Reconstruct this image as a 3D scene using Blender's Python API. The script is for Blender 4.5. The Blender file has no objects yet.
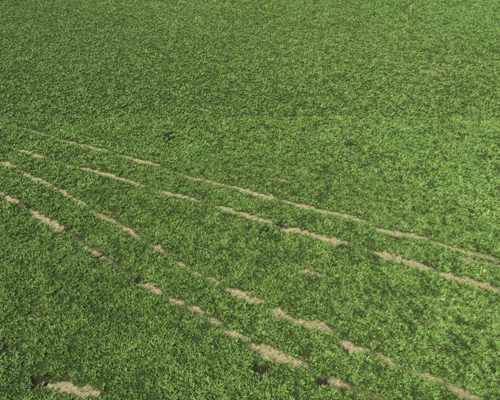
import bpy, math, random
import numpy as np
rng=np.random.default_rng(7); random.seed(7)
sc=bpy.context.scene
sc.view_settings.view_transform='Standard'; sc.view_settings.look='None'; sc.view_settings.exposure=0

# ---------------- bare strips left by the drill / tractor wheels (metres: x0,y0,x1,y1,halfwidth,strength)
A=[(-15.15,15.6,-13.67,14.75,.18,1),(-12.72,14.18,-10.03,12.53,.23,1),(-9.02,11.77,-7.09,10.56,.10,.5),(-5.28,9.23,-4.24,8.8,.24,1),(-3.73,8.54,-3.22,8.23,.2,1),(-2.83,8.03,-2.25,7.74,.22,1),(-1.91,7.45,-1.32,7.22,.21,1),(-1.22,6.95,-.17,6.55,.22,1),(.08,6.29,2.23,5.44,.21,.95),(2.97,4.98,3.82,4.69,.22,1)]
B=[(-16.57,18.47,-15.34,17.95,.17,.9),(-14.83,17.55,-11.99,16.04,.17,.8),(-11.74,15.86,-9.64,14.5,.18,.85),(-8.91,14.02,-7.35,13.11,.18,.8),(-7.22,13.04,-5.91,12.11,.22,1),(-5.26,11.58,-4.4,11.12,.16,.75),(-3.8,10.56,-3.09,10.2,.24,1),(-2.97,10.02,-2.46,9.79,.16,.8),(-2.09,9.56,-1.54,9.34,.22,1),(-1.04,8.96,.55,8.28,.22,1),(.82,7.89,1.79,7.54,.24,1),(2.0,7.4,3.48,6.95,.21,1),(3.9,6.42,4.92,6.04,.23,1),(5.29,5.84,5.93,5.52,.23,1),(6.6,5.17,7.49,4.9,.23,1),(7.68,4.69,8.7,4.27,.24,1)]
C=[(-16.03,19.89,-13.81,19.0,.18,.75),(-12.97,18.57,-11.46,18.06,.13,.45),(-11.1,17.95,-6.49,16.22,.18,.8),(-5.49,15.78,-2.95,14.83,.19,.85),(-2.04,14.42,1.12,13.18,.22,.9),(1.81,12.75,5.04,11.77,.24,1),(6.47,11.12,8.94,10.08,.25,1),(9.35,9.85,11.77,8.96,.24,1)]
D=[(-16.2,22.19,-13.57,21.06,.15,.4),(-13.57,21.06,-9.61,19.66,.17,.6),(-8.81,19.22,-6.04,18.16,.2,.8),(-4.47,17.26,-1.23,16.13,.17,.55),(-1.23,16.13,1.49,15.08,.23,.95),(1.78,14.92,4.57,13.87,.20,.8),(4.31,14.02,6.44,13.26,.26,1),(7.02,12.67,9.35,11.98,.28,1),(9.55,11.77,12.66,10.56,.17,.6)]
E=[(2.48,10.02,3.53,9.73,.22,.8),(10.48,10.81,12.48,10.2,.16,.6),(-7.94,4.83,-5.96,4.4,.26,.8),(-10.07,7.59,-9.12,7.45,.13,.45),(1.27,16.97,2.5,16.59,.19,.6),(15.89,32.18,17.37,31.16,.5,.55),(12.71,34.35,22.76,30.97,.35,.3),(-5.67,42.27,24.22,33.9,.35,.2),(-4.0,25.42,-3.15,24.81,.24,.5),(7.56,7.45,8.78,7.17,.14,.35)]
H=[(-5.92,21.43,.44),(7.16,20.46,.28),(.82,12.53,.24),(.34,5.3,.26),(-10.2,6.1,.26),(-7.6,11.0,.2),(-8.35,4.95,.24),(-9.95,12.75,.2),(1.75,13.0,.18),(2.9,4.9,.18),(-5.5,9.5,.2),(-12.9,14.45,.16)]
segs=np.array(A+B+C+D+E)

def vnoise(x,y,s,seed):
    r=np.random.default_rng(seed).random((256,256))
    X=x/s+500; Y=y/s+500
    xi=np.floor(X).astype(int); yi=np.floor(Y).astype(int)
    fx=X-xi; fy=Y-yi; fx=fx*fx*(3-2*fx); fy=fy*fy*(3-2*fy)
    g=lambda a,b:r[a%256,b%256]
    return (g(xi,yi)*(1-fx)+g(xi+1,yi)*fx)*(1-fy)+(g(xi,yi+1)*(1-fx)+g(xi+1,yi+1)*fx)*fy
def seg_mask(x,y,grow=0.):
    m=np.zeros_like(x)
    n=(vnoise(x,y,.13,3)-.5)
    nb=vnoise(x,y,.4,5)
    n2=(vnoise(x,y,.6,4)-.5)
    for x0,y0,x1,y1,w,s in segs:
        sel=np.where((x>min(x0,x1)-1)&(x<max(x0,x1)+1)&(y>min(y0,y1)-1)&(y<max(y0,y1)+1))[0]
        if len(sel)==0: continue
        px=x[sel]+n2[sel]*.22; py=y[sel]+n2[sel]*.15
        dx=x1-x0; dy=y1-y0; L2=dx*dx+dy*dy; L=math.sqrt(L2)
        t=np.clip(((px-x0)*dx+(py-y0)*dy)/L2,0,1)
        d=np.hypot(px-x0-t*dx,py-y0-t*dy)
        taper=np.clip(np.minimum(t,1-t)*L/.4,.35,1)
        ww=w*.72*taper*(1+1.8*n[sel])*(.45+1.0*nb[sel])+grow
        v=np.clip((ww-d)/.08+.5,0,1)*s
        m[sel]=np.maximum(m[sel],v)
    return m
def line_mask(x,y):
    m=np.zeros_like(x)
    for P in (A,B,C,D):
        pts=[]
        for s in P: pts+=[(s[0],s[1]),(s[2],s[3])]
        (ax,ay),(bx,by)=pts[0],pts[3]; pts.insert(0,(ax-(bx-ax)*6,ay-(by-ay)*6))
        (ax,ay),(bx,by)=pts[-1],pts[-4]; pts.append((ax-(bx-ax)*6,ay-(by-ay)*6))
        for (x0,y0),(x1,y1) in zip(pts[:-1],pts[1:]):
            dx=x1-x0; dy=y1-y0; L2=dx*dx+dy*dy+1e-9
            t=np.clip(((x-x0)*dx+(y-y0)*dy)/L2,0,1)
            d=np.hypot(x-x0-t*dx,y-y0-t*dy)
            m=np.maximum(m,np.clip((.11-d)/.08+.5,0,1))
    return m
def hole_mask(x,y):
    m=np.zeros_like(x); n=vnoise(x,y,.12,9)-.5
    for hx,hy,r in H:
        d=np.hypot((x-hx)*.8,(y-hy)*1.1)
        m=np.maximum(m,np.clip((r*(1+2.0*n)-d)/.06+.5,0,1))
    return m
def terrain(x,y): return .10*(vnoise(x,y,9,31)-.5)+.05*(vnoise(x,y,1.3,32)-.5)

def newmat(n):
    m=bpy.data.materials.new(n); m.use_nodes=True
    nt=m.node_tree; nt.nodes.clear(); return m,nt
def N(nt,t,**k):
    n=nt.nodes.new(t)
    for a,b in k.items(): setattr(n,a,b)
    return n
def ramp(nt,stops):
    r=N(nt,'ShaderNodeValToRGB'); e=r.color_ramp.elements
    e[0].position=stops[0][0]; e[0].color=(*stops[0][1],1)
    e[1].position=stops[-1][0]; e[1].color=(*stops[-1][1],1)
    for p,c in stops[1:-1]:
        q=e.new(p); q.color=(*c,1)
    return r

soil,nt=newmat("soil")
out=N(nt,'ShaderNodeOutputMaterial'); bs=N(nt,'ShaderNodeBsdfPrincipled'); bs.inputs['Roughness'].default_value=.95
bs.inputs['Specular IOR Level'].default_value=.2
tc=N(nt,'ShaderNodeTexCoord')
n1=N(nt,'ShaderNodeTexNoise'); n1.inputs['Scale'].default_value=10; n1.inputs['Detail'].default_value=8; n1.inputs['Roughness'].default_value=.82
nt.links.new(tc.outputs['Object'],n1.inputs['Vector'])
dry=ramp(nt,[(.38,(.11,.11,.04)),(.47,(.38,.33,.16)),(.66,(.64,.57,.33))])
canopy_shade=ramp(nt,[(.3,(.025,.038,.011)),(.7,(.065,.09,.024))])  # soil under the crop, canopy shade put into its colour
wet_shade=ramp(nt,[(.3,(.014,.016,.008)),(.7,(.05,.05,.024))])  # dark holes: moist soil, and plant shadow painted beside the bare strips
for q in (dry,canopy_shade,wet_shade): nt.links.new(n1.outputs['Fac'],q.inputs['Fac'])
at=N(nt,'ShaderNodeAttribute',attribute_name='bare')
mx=N(nt,'ShaderNodeMix',data_type='RGBA'); 
nt.links.new(at.outputs['Fac'],mx.inputs['Factor']); nt.links.new(canopy_shade.outputs[0],mx.inputs['A']); nt.links.new(dry.outputs[0],mx.inputs['B'])
ah=N(nt,'ShaderNodeAttribute',attribute_name='damp_shade')
mh=N(nt,'ShaderNodeMix',data_type='RGBA'); nt.links.new(ah.outputs['Fac'],mh.inputs['Factor'])
nt.links.new(mx.outputs['Result'],mh.inputs['A']); nt.links.new(wet_shade.outputs[0],mh.inputs['B'])
ln=N(nt,'ShaderNodeVectorMath',operation='LENGTH'); nt.links.new(tc.outputs['Object'],ln.inputs[0])
mr=N(nt,'ShaderNodeMapRange'); mr.inputs[1].default_value=66; mr.inputs[2].default_value=70
nt.links.new(ln.outputs['Value'],mr.inputs[0])
n2=N(nt,'ShaderNodeTexNoise'); n2.inputs['Scale'].default_value=4; n2.inputs['Detail'].default_value=10
nt.links.new(tc.outputs['Object'],n2.inputs['Vector'])
far=ramp(nt,[(.3,(.06,.11,.02)),(.7,(.16,.27,.05))]); nt.links.new(n2.outputs['Fac'],far.inputs['Fac'])
mx2=N(nt,'ShaderNodeMix',data_type='RGBA'); nt.links.new(mr.outputs[0],mx2.inputs['Factor'])
nt.links.new(mh.outputs['Result'],mx2.inputs['A']); nt.links.new(far.outputs[0],mx2.inputs['B'])
nt.links.new(mx2.outputs['Result'],bs.inputs['Base Color'])
bp=N(nt,'ShaderNodeBump'); bp.inputs['Strength'].default_value=1; bp.inputs['Distance'].default_value=.05
nt.links.new(n1.outputs['Fac'],bp.inputs['Height']); nt.links.new(bp.outputs[0],bs.inputs['Normal'])
nt.links.new(bs.outputs[0],out.inputs[0])

leaf,nt=newmat("crop_leaf")
out=N(nt,'ShaderNodeOutputMaterial'); bs=N(nt,'ShaderNodeBsdfPrincipled')
bs.inputs['Roughness'].default_value=.52; bs.inputs['Specular IOR Level'].default_value=.32
t=N(nt,'ShaderNodeAttribute',attribute_name='tint')
r=ramp(nt,[(0,(.115,.22,.034)),(.45,(.235,.40,.078)),(.85,(.40,.55,.15)),(.9,(.46,.42,.17)),(1,(.55,.50,.26))])
nt.links.new(t.outputs['Fac'],r.inputs['Fac'])
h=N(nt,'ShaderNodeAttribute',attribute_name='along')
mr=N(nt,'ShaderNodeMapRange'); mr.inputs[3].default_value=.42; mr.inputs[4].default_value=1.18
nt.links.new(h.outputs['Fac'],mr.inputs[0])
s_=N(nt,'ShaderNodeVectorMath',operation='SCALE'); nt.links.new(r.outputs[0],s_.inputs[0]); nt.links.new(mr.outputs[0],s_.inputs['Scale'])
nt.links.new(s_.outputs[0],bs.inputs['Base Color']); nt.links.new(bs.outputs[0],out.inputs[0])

# ---------------- planting points --------------------------------------
ang=math.radians(-21); ca,sa=math.cos(ang),math.sin(ang)
RS,PS=.125,.085
u=np.arange(-75,75,PS); v=np.arange(-45,95,RS)
U,V=np.meshgrid(u,v); U=U.ravel(); V=V.ravel()
U=U+rng.normal(0,.035,U.shape); V=V+rng.normal(0,.032,V.shape)
X=U*ca-V*sa; Y=U*sa+V*ca
keep=(Y>-1)&(Y<64)&(np.abs(X)<.53*Y+11.5)
keep&=~((Y>24)&(rng.random(X.shape)<.36))
X=X[keep];Y=Y[keep]
bare=seg_mask(X,Y); lm=line_mask(X,Y); hm=hole_mask(X,Y)
clump=vnoise(X,Y,.22,21)*.7+vnoise(X,Y,.7,22)*.3
big=vnoise(X,Y,9,23)*.6+vnoise(X,Y,2.4,24)*.4
p=1-bare; p*=1-.3*lm; p*=np.clip(.46+1.4*(clump-.12),0,1)
sp=vnoise(X,Y,.5,41); p*=1-.7*np.clip((sp-.95)/.03,0,1)
p=np.maximum(p,.15); p*=1-.88*hm
k=rng.random(X.shape)<p
X,Y,bare,lm,hm,clump,big=[a[k] for a in (X,Y,bare,lm,hm,clump,big)]
near=np.clip(seg_mask(X+.1,Y)+seg_mask(X-.1,Y)+bare,0,1)
scl=(.52+.70*clump+rng.normal(0,.17,len(X)))*(1-.2*lm)*(1-.05*near)*(1-.4*bare); scl=np.clip(scl,.3,1.4)
tint=.37+.20*(big-.5)+.40*(clump-.5)+rng.normal(0,.13,len(X))+.10*near-.2*hm
Z=terrain(X,Y)-.01

def blades(sel,nb,w):
    """blade = 5 vertices (base pair, mid pair, tip), 3 triangles"""
    idx=np.repeat(sel,nb); m=len(idx); j=np.tile(np.arange(nb),len(sel))
    az=j*2.4+np.repeat(rng.random(len(sel))*6.283,nb)+rng.uniform(-.5,.5,m)
    s=scl[idx]; L=rng.uniform(.11,.24,m)*s; lean=rng.uniform(.05,.5,m); bend=rng.uniform(.25,1.1,m)
    r0=rng.random(m)*.04
    bx=X[idx]+np.cos(az)*r0; by=Y[idx]+np.sin(az)*r0; bz=Z[idx]
    tw=az+math.pi/2+rng.uniform(-.7,.7,m); ww=w*s*rng.uniform(.75,1.25,m)/2
    sx,sy=np.cos(tw)*ww,np.sin(tw)*ww
    wx=.04   # light wind from the left
    a1=lean; mxx=bx+np.cos(az)*np.sin(a1)*L*.5+wx*L; my=by+np.sin(az)*np.sin(a1)*L*.5; mz=bz+np.cos(a1)*L*.5
    a2=np.minimum(lean+bend,1.9); tx=mxx+np.cos(az)*np.sin(a2)*L*.5+2*wx*L; ty=my+np.sin(az)*np.sin(a2)*L*.5; tz=mz+np.cos(a2)*L*.5
    P=np.empty((m,5,3),np.float32)
    P[:,0]=np.stack([bx-sx*.6,by-sy*.6,bz],1); P[:,1]=np.stack([bx+sx*.6,by+sy*.6,bz],1)
    P[:,2]=np.stack([mxx+sx,my+sy,mz],1); P[:,3]=np.stack([mxx-sx,my-sy,mz],1); P[:,4]=np.stack([tx,ty,tz],1)
    tn=np.clip(tint[idx]+rng.normal(0,.11,m),0,.84)
    dead=rng.random(m)<(.008+.06*near[idx]); tn=np.where(dead,rng.uniform(.9,1,m),tn)
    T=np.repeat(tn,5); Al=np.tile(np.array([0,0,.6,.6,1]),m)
    return P.reshape(-1,3),T,Al,m
dist=np.hypot(X,Y)
isn=dist<19
n_=np.where(isn)[0]; f_=np.where(~isn)[0]
b1=blades(n_,11,.020); b2=blades(f_,7,.033)
P=np.concatenate([b1[0],b2[0]]); T=np.concatenate([b1[1],b2[1]]); Al=np.concatenate([b1[2],b2[2]]); M=b1[3]+b2[3]
tri=np.array([0,1,2,0,2,3,3,2,4],np.int32)
F=(np.arange(M,dtype=np.int32)[:,None]*5+tri[None,:]).ravel()
me=bpy.data.meshes.new("green_crop"); me.vertices.add(len(P)); me.vertices.foreach_set('co',P.ravel())
me.loops.add(len(F)); me.loops.foreach_set('vertex_index',F)
me.polygons.add(M*3); me.polygons.foreach_set('loop_start',np.arange(0,len(F),3,dtype=np.int32))
me.update(calc_edges=True)
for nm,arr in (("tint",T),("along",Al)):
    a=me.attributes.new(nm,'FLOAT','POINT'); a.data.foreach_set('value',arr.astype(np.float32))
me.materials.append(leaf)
sc.collection.objects.link(bpy.data.objects.new("green_crop",me))
print("blades",M)

def axis(lo,hi,step,ext):
    a=list(np.arange(lo,hi+1e-6,step)); s=step
    out=[a[-1]]
    while out[-1]<ext: s*=1.6; out.append(out[-1]+s)
    neg=[a[0]]; s=step
    while neg[-1]>-ext: s*=1.6; neg.append(neg[-1]-s)
    return np.array(neg[:0:-1]+a+out[1:])
gx=axis(-20,25,.08,2500); gy=axis(1,44,.08,2500)
GX,GY=np.meshgrid(gx,gy); nx,ny=len(gx),len(gy); gxf=GX.ravel(); gyf=GY.ravel()
gb=seg_mask(gxf,gyf,.02); gl=line_mask(gxf,gyf); gh=hole_mask(gxf,gyf)
gz=terrain(gxf,gyf); gz=np.where((np.abs(gxf)>90)|(gyf>90)|(gyf<-40),0,gz)
gz=gz-.05*gh-.03*gb+.035*(rng.random(gxf.shape)-.5)*np.clip(gb+gl,0,1)
ii=np.arange(nx*ny).reshape(ny,nx)
F=np.stack([ii[:-1,:-1],ii[:-1,1:],ii[1:,1:],ii[1:,:-1]],-1).reshape(-1,4)
gm=bpy.data.meshes.new("ground"); gm.vertices.add(nx*ny); gm.vertices.foreach_set('co',np.stack([gxf,gyf,gz],1).ravel())
gm.loops.add(F.size); gm.loops.foreach_set('vertex_index',F.ravel().astype(np.int32))
gm.polygons.add(len(F)); gm.polygons.foreach_set('loop_start',np.arange(0,F.size,4,dtype=np.int32))
gm.update(calc_edges=True)
a=gm.attributes.new('bare','FLOAT','POINT'); a.data.foreach_set('value',np.clip(gb*1.2+.28*gl,0,1).astype(np.float32))
a=gm.attributes.new('damp_shade','FLOAT','POINT'); a.data.foreach_set('value',gh.astype(np.float32))  # mask for moist holes and the painted plant shadows
gm.materials.append(soil)
sc.collection.objects.link(bpy.data.objects.new("ground",gm))

def marker_stake(x,y):
    m,nt=newmat("white_paint"); o=N(nt,'ShaderNodeOutputMaterial'); b=N(nt,'ShaderNodeBsdfPrincipled')
    nn=N(nt,'ShaderNodeTexNoise'); nn.inputs['Scale'].default_value=14; r=ramp(nt,[(.3,(.5,.5,.45)),(.6,(.7,.7,.66))])
    nt.links.new(nn.outputs[0],r.inputs[0]); nt.links.new(r.outputs[0],b.inputs['Base Color']); nt.links.new(b.outputs[0],o.inputs[0])
    prof=[(.03,0),(.045,.2),(.045,.75),(.038,.82),(.0,.88)]
    vs=[];fs=[]
    for rr,z in prof:
        for k in range(8):
            t=k*math.pi/4; vs.append((rr*math.cos(t),rr*math.sin(t),z))
    for j in range(len(prof)-1):
        for k in range(8):
            fs.append((j*8+k,j*8+(k+1)%8,j*8+8+(k+1)%8,j*8+8+k))
    me=bpy.data.meshes.new("marker_stake"); me.from_pydata(vs,[],fs); me.materials.append(m)
    o=bpy.data.objects.new("marker_stake",me); o.location=(x,y,-.03); o.rotation_euler=(0,math.radians(-6),.3); sc.collection.objects.link(o)
marker_stake(20.1,48.4)

EL,AZ=math.radians(52),math.radians(-130)
w=bpy.data.worlds.new("World"); sc.world=w; w.use_nodes=True
nt=w.node_tree; bg=nt.nodes['Background']; sky=nt.nodes.new('ShaderNodeTexSky'); sky.sky_type='NISHITA'; sky.sun_disc=False
sky.sun_elevation=EL; sky.sun_rotation=AZ
nt.links.new(sky.outputs[0],bg.inputs[0]); bg.inputs[1].default_value=.11
from mathutils import Vector
d=Vector((math.sin(AZ)*math.cos(EL),math.cos(AZ)*math.cos(EL),math.sin(EL)))
L=bpy.data.lights.new("sun",'SUN'); L.energy=5; L.angle=math.radians(.5); L.color=(1,.95,.85)
lo=bpy.data.objects.new("sun",L); lo.rotation_euler=d.to_track_quat('Z','Y').to_euler(); sc.collection.objects.link(lo)

cam=bpy.data.cameras.new("camera"); cam.sensor_width=36; cam.lens=18/math.tan(math.radians(35)); cam.clip_end=6000
co=bpy.data.objects.new("camera",cam); co.location=(0,0,15); co.rotation_euler=(math.radians(45),0,0)
sc.collection.objects.link(co); sc.camera=co
